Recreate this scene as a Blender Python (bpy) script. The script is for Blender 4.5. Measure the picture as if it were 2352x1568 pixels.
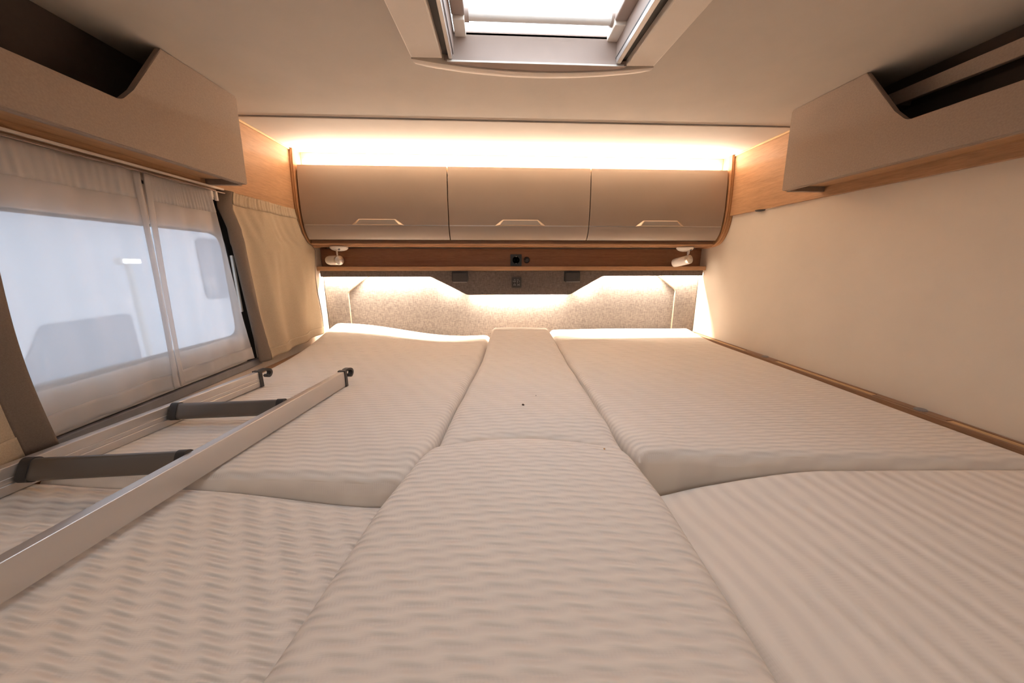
import bpy, bmesh, math, random
from mathutils import Vector, Matrix
random.seed(7)
for o in list(bpy.data.objects): bpy.data.objects.remove(o)
SC = bpy.context.scene; COL = SC.collection

# ---------------------------------------------------------------- camera
# The eye is the origin of the measurements; +x right, +y towards the bed head, +z up.  The vehicle floor is at FLOOR.
FLOOR = -1.35
F_PX, PITCH, YAW, ROLL = 783.5, .2234, .0516, -.0005
fw = Vector((math.sin(YAW)*math.cos(PITCH), math.cos(YAW)*math.cos(PITCH), -math.sin(PITCH)))
rt = Vector((math.cos(YAW), -math.sin(YAW), 0)); up = rt.cross(fw)
rt, up = rt*math.cos(ROLL)+up*math.sin(ROLL), up*math.cos(ROLL)-rt*math.sin(ROLL)
cd = bpy.data.cameras.new('camera'); cam = bpy.data.objects.new('camera', cd); COL.objects.link(cam)
cd.sensor_width = 36; cd.lens = F_PX/2352*36; cd.clip_start = .01; cd.clip_end = 200
cam.matrix_world = Matrix((rt, up, -fw)).transposed().to_4x4()
SC.camera = cam

# ---------------------------------------------------------------- world, lights, exposure
w = bpy.data.worlds.new('world'); SC.world = w; w.use_nodes = True
w.node_tree.nodes['Background'].inputs[0].default_value = (.86, .93, 1.0, 1)
w.node_tree.nodes['Background'].inputs[1].default_value = 7.2
SC.view_settings.view_transform = 'Standard'; SC.view_settings.look = 'None'
SC.view_settings.exposure = 0; SC.view_settings.gamma = 1
SC.view_settings.use_curve_mapping = False
WARM = (1.0, .72, .46)
def area(name, loc, sx, sy, direction, watt, color, spread=180):
    d = bpy.data.lights.new(name, 'AREA'); d.shape = 'RECTANGLE'; d.size = sx; d.size_y = sy
    d.energy = watt; d.color = color; d.spread = math.radians(spread)
    o = bpy.data.objects.new(name, d); COL.objects.link(o); o.location = loc
    o.rotation_euler = Vector(direction).to_track_quat('-Z', 'Y').to_euler()
    return o
LED = (1.0, .85, .68)
area('cove_led_light', (.122, 1.746, .437), 1.98, .006, (0, -.15, 1), 27.0, (1.0, .86, .70))
area('cabin_fill_light', (.10, -.75, .47), 1.3, .5, (0, .25, -1), 9.0, (1, .88, .77))  # unseen fill added behind the camera to brighten the foreground
# under-valance strip follows the valance outline (see valance below)
VAL = [(-.905, -.066), (-.345, -.066), (-.315, -.070), (-.285, -.084), (-.185, -.144), (-.155, -.158), (-.125, -.163),
       (.395, -.163), (.425, -.158), (.455, -.146), (.550, -.082), (.575, -.070), (.605, -.065), (1.150, -.063)]
def valance_lights():
    for (a, b) in ((0, 1), (3, 4), (6, 7), (9, 10), (12, 13)):
        p, q = Vector((VAL[a][0], 1.8825, VAL[a][1]+.018)), Vector((VAL[b][0], 1.8825, VAL[b][1]+.018))
        L = (q-p).length; n = Vector((q.z-p.z, 0, -(q.x-p.x))).normalized()
        d = bpy.data.lights.new('valance_led_light', 'AREA'); d.shape = 'RECTANGLE'; d.size = L*.97; d.size_y = .0025
        d.energy = 22*L; d.color = LED
        o = bpy.data.objects.new('valance_led_light', d); COL.objects.link(o); o.location = (p+q)/2
        zz = -n; xx = (q-p).normalized(); yy = zz.cross(xx)
        o.rotation_euler = Matrix((xx, yy, zz)).transposed().to_euler()
valance_lights()

# ---------------------------------------------------------------- materials
def mat(name, color, rough=.6, metal=0, spec=.4, build=None):
    m = bpy.data.materials.new(name); m.use_nodes = True; nt = m.node_tree; b = nt.nodes['Principled BSDF']
    b.inputs['Base Color'].default_value = (*color, 1); b.inputs['Roughness'].default_value = rough
    b.inputs['Metallic'].default_value = metal; b.inputs['Specular IOR Level'].default_value = spec
    if build: build(nt, b)
    return m
def N(nt, t, **kw):
    n = nt.nodes.new(t)
    for k, v in kw.items():
        if k in n.inputs: n.inputs[k].default_value = v
        else: setattr(n, k, v)
    return n
def coords(nt, scale=(1, 1, 1)):
    tc = N(nt, 'ShaderNodeTexCoord'); mp = N(nt, 'ShaderNodeMapping'); mp.inputs['Scale'].default_value = scale
    nt.links.new(tc.outputs['Object'], mp.inputs['Vector']); return mp.outputs[0]
def ramp(nt, fac, stops):
    r = N(nt, 'ShaderNodeValToRGB'); e = r.color_ramp.elements
    while len(e) < len(stops): e.new(.5)
    for i, (p, c) in enumerate(stops): e[i].position = p; e[i].color = (*c, 1)
    nt.links.new(fac, r.inputs[0]); return r.outputs[0]
def noise(nt, vec, scale, detail=4, rough=.55, dist=0):
    n = N(nt, 'ShaderNodeTexNoise'); n.inputs['Scale'].default_value = scale; n.inputs['Detail'].default_value = detail
    n.inputs['Roughness'].default_value = rough; n.inputs['Distortion'].default_value = dist
    nt.links.new(vec, n.inputs['Vector']); return n.outputs['Fac']
def bump(nt, b, h, strength, dist):
    n = N(nt, 'ShaderNodeBump'); n.inputs['Strength'].default_value = strength; n.inputs['Distance'].default_value = dist
    nt.links.new(h, n.inputs['Height']); nt.links.new(n.outputs[0], b.inputs['Normal'])
def math_(nt, op, a, b=None, c=None):
    n = N(nt, 'ShaderNodeMath', operation=op)
    for i, v in enumerate((a, b, c)):
        if v is None: continue
        if isinstance(v, (int, float)): n.inputs[i].default_value = v
        else: nt.links.new(v, n.inputs[i])
    return n.outputs[0]
def plain(name, color, rough=.7, sc=60, amt=.06, bm=.0003, spec=.3):
    def f(nt, b):
        v = coords(nt); n = noise(nt, v, sc, 3)
        lo = tuple(c*(1-amt) for c in color); hi = tuple(min(1, c*(1+amt)) for c in color)
        nt.links.new(ramp(nt, n, [(.3, lo), (.7, hi)]), b.inputs['Base Color'])
        if bm: bump(nt, b, noise(nt, v, sc*12, 2), .5, bm)
    return mat(name, color, rough, 0, spec, f)
def wood(name, axis, base=(.43, .245, .130), dark=(.23, .115, .055), rough=.45, k=1.0):
    s = [34*k]*3; s['xyz'.index(axis)] = 1.3*k
    def f(nt, b):
        v = coords(nt, s); n1 = noise(nt, v, 2.2, 6, .6, .35)
        v2 = coords(nt, [q*7 for q in s]); n2 = noise(nt, v2, 3, 3, .6)
        c1 = ramp(nt, n1, [(.26, tuple(.55*x+.45*y for x, y in zip(base, dark))), (.44, base), (.60, tuple(x*1.10 for x in base)), (.76, tuple(.7*x+.3*y for x, y in zip(base, dark)))])
        mx = N(nt, 'ShaderNodeMixRGB', blend_type='MULTIPLY'); mx.inputs[0].default_value = .55
        nt.links.new(c1, mx.inputs[1]); nt.links.new(ramp(nt, n2, [(.35, (.62, .56, .5)), (.6, (1, 1, 1))]), mx.inputs[2])
        nt.links.new(mx.outputs[0], b.inputs['Base Color']); bump(nt, b, n2, .25, .0004)
    return mat(name, base, rough, 0, .35, f)
def weave(name, color, dark, sc=900, rough=.9):
    def f(nt, b):
        a = noise(nt, coords(nt, (1, 1, .12)), sc, 2); c = noise(nt, coords(nt, (.12, 1, 1)), sc, 2)
        s = math_(nt, 'MULTIPLY', math_(nt, 'ADD', a, c), .5)
        nt.links.new(ramp(nt, s, [(.36, dark), (.62, color)]), b.inputs['Base Color']); bump(nt, b, s, .6, .0006)
    return mat(name, color, rough, 0, .15, f)
def ribbed(name, along, pitch, wl, amp, skew, color=(.84, .76, .685), depth=.0036):
    """knitted mattress ticking: soft wavy ribs; 'along' is the axis the ribs run along"""
    def f(nt, b):
        tc = N(nt, 'ShaderNodeTexCoord'); sp = N(nt, 'ShaderNodeSeparateXYZ'); nt.links.new(tc.outputs['Object'], sp.inputs[0])
        A, B = (sp.outputs[0], sp.outputs[1]) if along == 'x' else (sp.outputs[1], sp.outputs[0])
        nz = noise(nt, tc.outputs['Object'], 5, 1)
        ph = math_(nt, 'ADD', math_(nt, 'MULTIPLY', A, 2*math.pi/wl), math_(nt, 'MULTIPLY', B, skew))
        ph = math_(nt, 'ADD', ph, math_(nt, 'MULTIPLY', nz, 1.6))
        s1, s2 = math_(nt, 'SINE', ph), math_(nt, 'SINE', math_(nt, 'MULTIPLY', ph, 2))
        wv = math_(nt, 'MULTIPLY', math_(nt, 'ADD', s1, math_(nt, 'MULTIPLY', s2, -.20)), amp)   # leaning, saw-like offset of neighbouring puffs
        q = math_(nt, 'MULTIPLY', math_(nt, 'ADD', B, wv), 2*math.pi/pitch)
        r = math_(nt, 'SINE', q)                                       # rib profile
        # puffs: the rib swells and thins along its run
        pf = math_(nt, 'ADD', math_(nt, 'MULTIPLY', math_(nt, 'SINE', math_(nt, 'ADD', ph, 1.9)), .38), .72)
        h = math_(nt, 'MULTIPLY', r, pf)
        # tiny stitches inside the valleys
        st = math_(nt, 'SINE', math_(nt, 'MULTIPLY', A, 2*math.pi/.0042))
        vb = math_(nt, 'SINE', math_(nt, 'MULTIPLY', B, 2*math.pi/.0021))
        val = math_(nt, 'MAXIMUM', math_(nt, 'MULTIPLY', r, -1), 0)
        h2 = math_(nt, 'ADD', math_(nt, 'MULTIPLY', math_(nt, 'MULTIPLY', st, val), .05), math_(nt, 'MULTIPLY', vb, .015))
        # vertical knit on the side faces
        geo = N(nt, 'ShaderNodeNewGeometry'); sn = N(nt, 'ShaderNodeSeparateXYZ'); nt.links.new(geo.outputs['True Normal'], sn.inputs[0])
        topf = math_(nt, 'MINIMUM', math_(nt, 'MAXIMUM', math_(nt, 'MULTIPLY', sn.outputs[2], 1.6), .08), 1)
        h = math_(nt, 'MULTIPLY', math_(nt, 'ADD', h, h2), topf)
        bump(nt, b, h, 1.0, depth*.30)
        hi = color; lo = tuple(c*d for c, d in zip(color, (.91, .905, .91)))
        nt.links.new(ramp(nt, math_(nt, 'MULTIPLY_ADD', r, .25, .5), [(.2, lo), (.65, hi)]), b.inputs['Base Color'])
    return mat(name, color, .92, 0, .12, f)
def emis(name, color, s):
    m = bpy.data.materials.new(name); m.use_nodes = True; nt = m.node_tree; nt.nodes.clear()
    e = N(nt, 'ShaderNodeEmission'); e.inputs[0].default_value = (*color, 1); e.inputs[1].default_value = s
    o = N(nt, 'ShaderNodeOutputMaterial'); nt.links.new(e.outputs[0], o.inputs[0]); return m
def sheer_mat(name, op=.42):
    m = bpy.data.materials.new(name); m.use_nodes = True; nt = m.node_tree; nt.nodes.clear()
    o = N(nt, 'ShaderNodeOutputMaterial'); t = N(nt, 'ShaderNodeBsdfTransparent'); t.inputs[0].default_value = (.97, .97, .99, 1)
    d = N(nt, 'ShaderNodeBsdfDiffuse'); d.inputs[0].default_value = (.80, .75, .70, 1)
    l = N(nt, 'ShaderNodeBsdfTranslucent'); l.inputs[0].default_value = (.85, .83, .82, 1)
    a = N(nt, 'ShaderNodeMixShader'); a.inputs[0].default_value = .45; nt.links.new(d.outputs[0], a.inputs[1]); nt.links.new(l.outputs[0], a.inputs[2])
    c = N(nt, 'ShaderNodeMixShader'); c.inputs[0].default_value = op
    nt.links.new(t.outputs[0], c.inputs[1]); nt.links.new(a.outputs[0], c.inputs[2]); nt.links.new(c.outputs[0], o.inputs[0]); return m
def glass_mat(name, tint=(.93, .96, .98)):
    m = bpy.data.materials.new(name); m.use_nodes = True; nt = m.node_tree; nt.nodes.clear()
    o = N(nt, 'ShaderNodeOutputMaterial'); t = N(nt, 'ShaderNodeBsdfTransparent'); t.inputs[0].default_value = (*tint, 1)
    g = N(nt, 'ShaderNodeBsdfGlossy'); g.inputs['Roughness'].default_value = .03
    c = N(nt, 'ShaderNodeMixShader'); c.inputs[0].default_value = .06
    nt.links.new(t.outputs[0], c.inputs[1]); nt.links.new(g.outputs[0], c.inputs[2]); nt.links.new(c.outputs[0], o.inputs[0]); return m

M = dict(
    ceiling=plain('ceiling_lining', (.56, .49, .42), .85, 8, .03, .0004),
    wall=plain('wall_lining', (.70, .61, .51), .75, 5, .03, .0003),
    floor=wood('floor_wood', 'y', (.35, .2, .1)),
    wood_x=wood('walnut_along_x', 'x'), wood_y=wood('walnut_along_y', 'y'), wood_z=wood('walnut_along_z', 'z', (.38, .19, .09), (.20, .09, .04)),
    wood_back=wood('walnut_recess', 'x', (.30, .145, .075), (.15, .065, .03)),
    wood_board=wood('walnut_edge_board', 'y', (.27, .15, .085), (.15, .075, .04)),
    edge_ply=wood('soft_ply_edge', 'z', (.40, .30, .21), (.30, .21, .14), .6, 1.4),
    ply=wood('ply_edge', 'y', (.62, .42, .22), (.42, .25, .11), .6, 1.4),
    door=plain('taupe_matt_laminate', (.36, .275, .215), .42, 5, .015, .0001, .4),
    strip=plain('taupe_laminate_strip', (.33, .26, .215), .40, 5, .015, .0001, .4),
    locker=plain('taupe_grained_laminate', (.27, .20, .155), .55, 260, .09, .0005, .35),
    locker_in=plain('locker_inside_lining', (.20, .155, .12), .7),
    board=weave('headboard_fabric', (.205, .172, .153), (.105, .087, .077), 420),
    valance=weave('valance_fabric', (.155, .124, .108), (.080, .064, .057), 420),
    black=plain('black_plastic', (.015, .014, .014), .35, 30, .1, 0, .5),
    dgrey=plain('dark_grey_plastic', (.045, .040, .038), .5, 30, .1, .0001),
    mgrey=plain('mid_grey_plastic', (.23, .21, .205), .5, 30, .05, .0001),
    alu=mat('anodised_aluminium', (.62, .58, .55), .38, .75, .5), steel=mat('brushed_steel', (.72, .68, .64), .28, 1, .5),
    rung=mat('brown_anodised_aluminium', (.17, .145, .125), .42, .55, .5), champagne=mat('satin_champagne_metal', (.62, .49, .37), .35, .6, .5), plate=mat('satin_plate', (.30, .26, .23), .42, .4, .5),
    white=plain('white_enamel', (.80, .75, .69), .35, 30, .03, 0, .5), cream=plain('cream_plastic', (.80, .70, .60), .5, 20, .02, .0001),
    pink=plain('beige_moulded_plastic', (.37, .28, .235), .5, 20, .02, .0001),
    curtain=plain('beige_curtain_fabric', (.43, .335, .235), .95, 500, .10, .0004, .1), border=plain('taupe_curtain_border', (.175, .133, .105), .95, 500, .1, .0004, .1),
    sheer=sheer_mat('sheer_voile'), sheer_hem=sheer_mat('sheer_voile_hem', .68),
    glass=glass_mat('window_glass', (.47, .49, .515)), led=emis('led_diffuser', LED, 6.0),
    frost=None, body=plain('white_vehicle_paint', (.78, .80, .82), .3, 3, .01, 0, .5), vglass=mat('vehicle_glass', (.30, .35, .41), .1, 0, .5),
    tyre=plain('black_rubber', (.03, .03, .03), .8), asphalt=plain('grey_ground', (.55, .57, .6), .9, 3, .06),
    locker_shade=plain('painted_locker_shade', (.045, .032, .024), .95), crumb=plain('brown_crumb', (.05, .03, .02), .9, 900, .3, .001), ocrumb=plain('orange_crumb', (.5, .25, .08), .9), print_=mat('pale_print', (.30, .28, .26), .6),  # first entry: near-black colour painting the shade inside the lockers
)
def frost():
    m = bpy.data.materials.new('frosted_acrylic'); m.use_nodes = True; nt = m.node_tree; nt.nodes.clear()
    o = N(nt, 'ShaderNodeOutputMaterial'); t = N(nt, 'ShaderNodeBsdfTranslucent'); t.inputs[0].default_value = (.93, .95, .97, 1)
    d = N(nt, 'ShaderNodeBsdfTransparent'); d.inputs[0].default_value = (.93, .95, .97, 1)
    c = N(nt, 'ShaderNodeMixShader'); c.inputs[0].default_value = .85
    nt.links.new(t.outputs[0], c.inputs[1]); nt.links.new(d.outputs[0], c.inputs[2]); nt.links.new(c.outputs[0], o.inputs[0]); return m
M['frost'] = frost()

# ---------------------------------------------------------------- object helpers (all shapes are written in world coordinates)
def tag(o, label=None, cat=None, group=None, kind=None):
    for k, v in (('label', label), ('category', cat), ('group', group), ('kind', kind)):
        if v: o[k] = v
    return o
def thing(name, label, cat, loc, group=None):
    o = bpy.data.objects.new(name, None); COL.objects.link(o); o.location = loc; o.empty_display_size = .05
    o['wl'] = list(loc); return tag(o, label, cat, group)
def link(name, bm, m, parent=None, origin=(0, 0, 0), smooth=False, angle=35):
    """one mesh object; vertices given in world space"""
    base = Vector(parent['wl']) if parent is not None else Vector(origin)
    bmesh.ops.translate(bm, verts=bm.verts, vec=-base)
    bmesh.ops.recalc_face_normals(bm, faces=bm.faces)
    me = bpy.data.meshes.new(name); bm.to_mesh(me); bm.free(); me.materials.append(m)
    if smooth:
        for p in me.polygons: p.use_smooth = True
        try: me.set_sharp_from_angle(angle=math.radians(angle))
        except Exception: pass
    o = bpy.data.objects.new(name, me); COL.objects.link(o)
    if parent is not None: o.parent = parent
    else: o.location = base
    o['wl'] = list(base); return o
def bx(bm, x0, x1, y0, y1, z0, z1, bev=0, seg=2):
    vs = [bm.verts.new(v) for v in ((x0,y0,z0),(x1,y0,z0),(x1,y1,z0),(x0,y1,z0),(x0,y0,z1),(x1,y0,z1),(x1,y1,z1),(x0,y1,z1))]
    fs = [bm.faces.new([vs[i] for i in f]) for f in ((3,2,1,0),(4,5,6,7),(0,1,5,4),(1,2,6,5),(2,3,7,6),(3,0,4,7))]
    if bev:
        es = list({e for f in fs for e in f.edges})
        bmesh.ops.bevel(bm, geom=es, offset=bev, segments=seg, affect='EDGES', profile=.5)
    return bm
def B(*a, **k): return bx(bmesh.new(), *a, **k)
def prism(bm, poly, plane, d0, d1, bev=0):
    """extrude a 2D polygon. plane 'yz' -> along x, 'xz' -> along y, 'xy' -> along z"""
    def P(p, d): return (d, p[0], p[1]) if plane == 'yz' else (p[0], d, p[1]) if plane == 'xz' else (p[0], p[1], d)
    a = [bm.verts.new(P(p, d0)) for p in poly]; b = [bm.verts.new(P(p, d1)) for p in poly]; n = len(poly)
    fs = [bm.faces.new(a[::-1]), bm.faces.new(b)] + [bm.faces.new((a[i], a[(i+1)%n], b[(i+1)%n], b[i])) for i in range(n)]
    if bev:
        es = list({e for f in fs[:2] for e in f.edges}); bmesh.ops.bevel(bm, geom=es, offset=bev, segments=2, affect='EDGES', profile=.5)
    return bm
def round_poly(pts, r, seg=6, closed=True):
    out = []; n = len(pts)
    for i, p in enumerate(pts):
        ri = r[i] if isinstance(r, (list, tuple)) else r
        if ri <= 0: out.append(tuple(p)); continue
        p = Vector(p); a = Vector(pts[i-1])-p; b = Vector(pts[(i+1) % n])-p; la, lb = a.length, b.length
        ang = a.angle(b); t = min(ri/math.tan(ang/2), la*.48, lb*.48); A = p+a/la*t; Bp = p+b/lb*t
        for k in range(seg+1):
            s = k/seg; out.append(tuple((1-s)**2*A+2*s*(1-s)*p+s*s*Bp))
    return out
def ring(bm, outer, inner, plane, d0, d1):
    """prism between two polygons with equal point counts"""
    def P(p, d): return (d, p[0], p[1]) if plane == 'yz' else (p[0], d, p[1]) if plane == 'xz' else (p[0], p[1], d)
    n = len(outer); L = [[bm.verts.new(P(p, d)) for p in poly] for poly, d in ((outer, d0), (inner, d0), (inner, d1), (outer, d1))]
    for i in range(n):
        j = (i+1) % n
        for a in range(4):
            bm.faces.new((L[a][i], L[a][j], L[(a+1) % 4][j], L[(a+1) % 4][i]))
    return bm
def rod(bm, p0, p1, r0, r1=None, seg=24, cap=.0):
    r1 = r0 if r1 is None else r1; p0, p1 = Vector(p0), Vector(p1); d = (p1-p0).normalized()
    a = d.orthogonal().normalized(); b = d.cross(a); prof = [(0, r0), ((p1-p0).length, r1)]
    if cap: L = (p1-p0).length; prof = [(0, r0-cap), (cap*.3, r0-cap*.3), (cap, r0), (L-cap, r1), (L-cap*.3, r1-cap*.3), (L, r1-cap)]
    rs = [[bm.verts.new(p0+d*t+(a*math.cos(2*math.pi*i/seg)+b*math.sin(2*math.pi*i/seg))*r) for i in range(seg)] for t, r in prof]
    for k in range(len(rs)-1):
        for i in range(seg): bm.faces.new((rs[k][i], rs[k][(i+1) % seg], rs[k+1][(i+1) % seg], rs[k+1][i]))
    bm.faces.new(rs[0][::-1]); bm.faces.new(rs[-1]); return bm
def lathe(bm, c, axis, prof, seg=28):
    c, d = Vector(c), Vector(axis).normalized(); a = d.orthogonal().normalized(); b = d.cross(a)
    rs = [[bm.verts.new(c+d*t+(a*math.cos(2*math.pi*i/seg)+b*math.sin(2*math.pi*i/seg))*max(r, 1e-4)) for i in range(seg)] for t, r in prof]
    for k in range(len(rs)-1):
        for i in range(seg): bm.faces.new((rs[k][i], rs[k][(i+1) % seg], rs[k+1][(i+1) % seg], rs[k+1][i]))
    bm.faces.new(rs[0][::-1]); bm.faces.new(rs[-1]); return bm
def interp(pts, t):
    if t <= pts[0][0]: return pts[0][1]
    for (a, u), (b, v) in zip(pts, pts[1:]):
        if t <= b:
            s = (t-a)/(b-a); return u+(v-u)*s
    return pts[-1][1]
def sstep(a, b, x):
    t = max(0, min(1, (x-a)/(b-a))); return t*t*(3-2*t)
def struct(name, bm, m, parent=None, smooth=False):
    o = link(name, bm, m, parent, smooth=smooth)
    if parent is None: o['kind'] = 'structure'
    return o

# ---------------------------------------------------------------- the shell
XL, XR, ZC, YB, YF = -.913, 1.157, .500, 1.925, -1.6
struct('floor', B(XL-.06, XR+.06, YF-.06, YB+.06, FLOOR-.05, FLOOR), M['floor'])
# ceiling with the skylight opening
SX0, SX1, SY0, SY1 = -.122, .345, .56, 1.000
bm = bmesh.new()
bx(bm, XL-.06, SX0, YF-.06, YB+.06, ZC, ZC+.06); bx(bm, SX1, XR+.06, YF-.06, YB+.06, ZC, ZC+.06)
bx(bm, SX0, SX1, YF-.06, SY0, ZC, ZC+.06); bx(bm, SX0, SX1, SY1, YB+.06, ZC, ZC+.06)
struct('ceiling', bm, M['ceiling'])
# left wall with the window opening
WY0, WY1, WZ0, WZ1 = .30, 1.33, -.375, .215
bm = bmesh.new()
bx(bm, XL-.05, XL, YF-.06, WY0, FLOOR, ZC); bx(bm, XL-.05, XL, WY1, YB+.06, FLOOR, ZC)
bx(bm, XL-.05, XL, WY0, WY1, FLOOR, WZ0); bx(bm, XL-.05, XL, WY0, WY1, WZ1, ZC)
struct('wall_left', bm, M['wall'])
struct('wall_right', B(XR, XR+.05, YF-.06, YB+.06, FLOOR, ZC), M['wall'])
struct('wall_back', B(XL, XR, YB, YB+.05, FLOOR, ZC), M['wall'])
struct('wall_front', B(XL, XR, YF-.05, YF, FLOOR, ZC), M['wall'])
# ceiling joint: a slim rounded cover strip with a shadow gap
bm = B(XL, XR, 1.366, 1.378, ZC-.004, ZC, bev=.0015)
struct('trim_1', bm, M['ceiling'])
struct('trim_2', B(XL, XR, 1.3615, 1.3635, ZC-.0012, ZC), M['mgrey'])
struct('trim_3', B(XL+.015, XL+.021, 1.20, 1.700, ZC-.008, ZC, bev=.002), M['ply'])
struct('trim_4', B(XR-.021, XR-.015, 1.20, 1.700, ZC-.008, ZC, bev=.002), M['ply'])

# window 1 : frame, tinted surround, glass
ox = round_poly([(WY0, WZ0), (WY1, WZ0), (WY1, WZ1), (WY0, WZ1)], .004, 8)
ix = round_poly([(WY0+.06, -.235), (1.272, -.250), (1.272, .100), (WY0+.06, .098)], [.04, .04, .05, .04], 8)
bm = ring(bmesh.new(), ox, ix, 'yz', XL-.030, XL-.012)
win = struct('window_1', bm, M['dgrey'])
struct('pane', prism(bmesh.new(), ix, 'yz', XL-.026, XL-.022), M['glass'], win)
struct('blind_cassette', B(XL-.012, XL+.002, WY0, 1.215, .105, .205, bev=.004), M['cream'], win)
struct('lower_frame', B(XL-.012, XL-.004, WY0, 1.268, -.352, -.252, bev=.003), M['white'], win)
struct('sill_strip', B(XL-.012, XL+.006, WY0, WY1, -.378, -.354, bev=.002), M['mgrey'], win)
struct('catch', B(XL-.012, XL-.002, 1.280, 1.290, -.17, .03, bev=.003), M['white'], win)

# skylight (window 2)
z0 = .480
sky = struct('window_2', ring(bmesh.new(), [(-.100, .54), (.324, .54), (.324, 1.0), (-.100, 1.0)], [(-.0935, .546), (.3175, .546), (.3175, .995), (-.0935, .995)], 'xy', .492, .553), M['pink'])
# broad side frames
bm = prism(bmesh.new(), [(-.215, .45), (-.128, .45), (-.118, .955), (-.192, .956)], 'xy', z0, ZC, bev=.003); struct('frame_side', bm, M['cream'], sky)
bm = prism(bmesh.new(), [(.352, .45), (.430, .45), (.405, .963), (.336, .966)], 'xy', z0, ZC, bev=.003); struct('frame_side', bm, M['cream'], sky)
# curved rear bar, flat strip + rounded lip
arc = [(-.184+.584*t, .994+.047*(1-(2*t-1)**2)-.005*(max(0, abs(2*t-1)-.93)/.07)**2) for t in [i/24 for i in range(25)]]
inn = [(-.192+.597*t, .9575+.008*t+.042*(1-(2*t-1)**2)) for t in [i/24 for i in range(25)]]
bm = bmesh.new(); rows = []
for (ax, ay), (bx_, by_) in zip(arc, inn):
    rows.append([bm.verts.new(p) for p in ((bx_, by_, ZC), (bx_, by_, .479), (bx_*.7+ax*.3, by_*.7+ay*.3, .477), (bx_*.25+ax*.75, by_*.25+ay*.75, .480), (ax, ay, .490), (ax, ay+.002, ZC))])
for r0, r1 in zip(rows, rows[1:]):
    for k in range(6): bm.faces.new((r0[k], r0[(k+1) % 6], r1[(k+1) % 6], r1[k]))
bm.faces.new(rows[0][::-1]); bm.faces.new(rows[-1]); struct('frame_end', bm, M['cream'], sky, smooth=True)
flat = [(p[0], p[1]-.001) for p in inn if -.115 < p[0] < .338]
bm = prism(bmesh.new(), [(-.115, .966)] + flat + [(.338, .968)], 'xy', .482, .492); struct('inner_ledge', bm, M['pink'], sky)
struct('ledge_edge', B(-.108, .330, .9655, .9675, .480, .4835), M['white'], sky)
struct('frame_front', B(-.21, .43, .45, .545, z0, ZC, bev=.004), M['cream'], sky)
for s, x0, x1 in ((-1, -.1035, -.0945), (1, .3085, .3200)):
    struct('blind_guide', B(x0, x1, .545, .964, .484, .500, bev=.0015), M['alu'], sky)
for x0, x1 in ((-.1215, -.092), (.308, .352)):
    struct('guide_channel', B(x0, x1, .545, .968, .496, .4995), M['dgrey'], sky)
# upper rim, frosted dome and the handle bar with its two end brackets
struct('upper_rim', ring(bmesh.new(), [(-.16, .50), (.41, .50), (.41, 1.14), (-.16, 1.14)], [(-.092, .546), (.324, .546), (.324, 1.0), (-.092, 1.0)], 'xy', .553, .563), M['pink'], sky)
struct('roof_light_pane', B(-.16, .41, .50, 1.14, .650, .655), M['frost'], sky)
struct('dome_side', ring(bmesh.new(), [(-.17, .49), (.42, .49), (.42, 1.15), (-.17, 1.15)], [(-.16, .50), (.41, .50), (.41, 1.14), (-.16, 1.14)], 'xy', .560, .660), M['white'], sky)
hb = struct('handle_bar', rod(bmesh.new(), (-.070, .955, .572), (.300, .955, .572), .0125), M['white'], sky, smooth=True)
for s, xa, xb in ((-1, -.091, -.060), (1, .290, .323)):
    br = struct('bracket', B(xa, xb, .80, .935, .556, .580, bev=.003), M['pink'], sky)
    struct('bracket_foot', B(xa+.002, xb-.002, .935, .998, .548, .566, bev=.002), M['cream'], sky)
    struct('collar', rod(bmesh.new(), ((-.078 if s < 0 else .286), .955, .572), ((-.052 if s < 0 else .312), .955, .572), .0150), M['pink'], sky, smooth=True)

# ---------------------------------------------------------------- outside: ground, added lamp reflection, white motorhome
struct('ground', B(-14, -1.4, -8, 16, -2.35, -2.30), M['asphalt'])
mh = thing('motorhome', 'white motorhome parked outside beyond the curtained window', 'motorhome', (-3.2, 3.3, -2.3))
prof = round_poly([(1.6, -1.85), (6.6, -1.85), (6.6, .95), (2.9, .95), (1.75, .62), (1.55, .25), (1.9, -.35), (1.45, -.85)], [.1, .1, .2, .3, .2, .15, .15, .15])
link('body', prism(bmesh.new(), prof, 'yz', -5.0, -2.9), M['body'], mh)
wd = link('side_window', prism(bmesh.new(), round_poly([(3.6, -.35), (4.6, -.35), (4.6, .25), (3.6, .25)], .08), 'yz', -2.9, -2.885), M['vglass'], mh)
link('cab_window', prism(bmesh.new(), round_poly([(2.05, -.80), (2.85, -.80), (2.85, -.38), (2.30, -.38)], .05), 'yz', -2.9, -2.888), M['vglass'], mh)
link('side_window', prism(bmesh.new(), round_poly([(5.2, -.35), (6.1, -.35), (6.1, .25), (5.2, .25)], .08), 'yz', -2.9, -2.885), M['vglass'], mh)
link('trim_line', B(-2.9, -2.89, 1.7, 6.6, -.98, -.95), M['mgrey'], mh)
link('skirt', B(-2.9, -2.885, 2.9, 6.5, -1.85, -1.5, bev=.005), M['mgrey'], mh)
for y in (2.3, 5.6): link('wheel', rod(bmesh.new(), (-3.15, y, -1.93), (-2.86, y, -1.93), .37, cap=.05), M['tyre'], mh, smooth=True)
hl = thing('lamp_reflection', 'added glowing oval for a lamp reflection, seen through the sheer curtain', 'lamp', (-2.45, 2.50, .02))  # glowing box on a post, added to stand for a lamp reflection
link('glow_back', B(-2.50, -2.45, 2.435, 2.565, -.005, .042, bev=.008), M['white'], hl)
link('glow_face', B(-2.45, -2.435, 2.445, 2.555, .004, .034, bev=.006), emis('reflection_glow', (1, .98, .95), 16), hl)
link('glow_support', B(-2.49, -2.46, 2.49, 2.51, -2.3, -.005), M['white'], hl)

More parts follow.
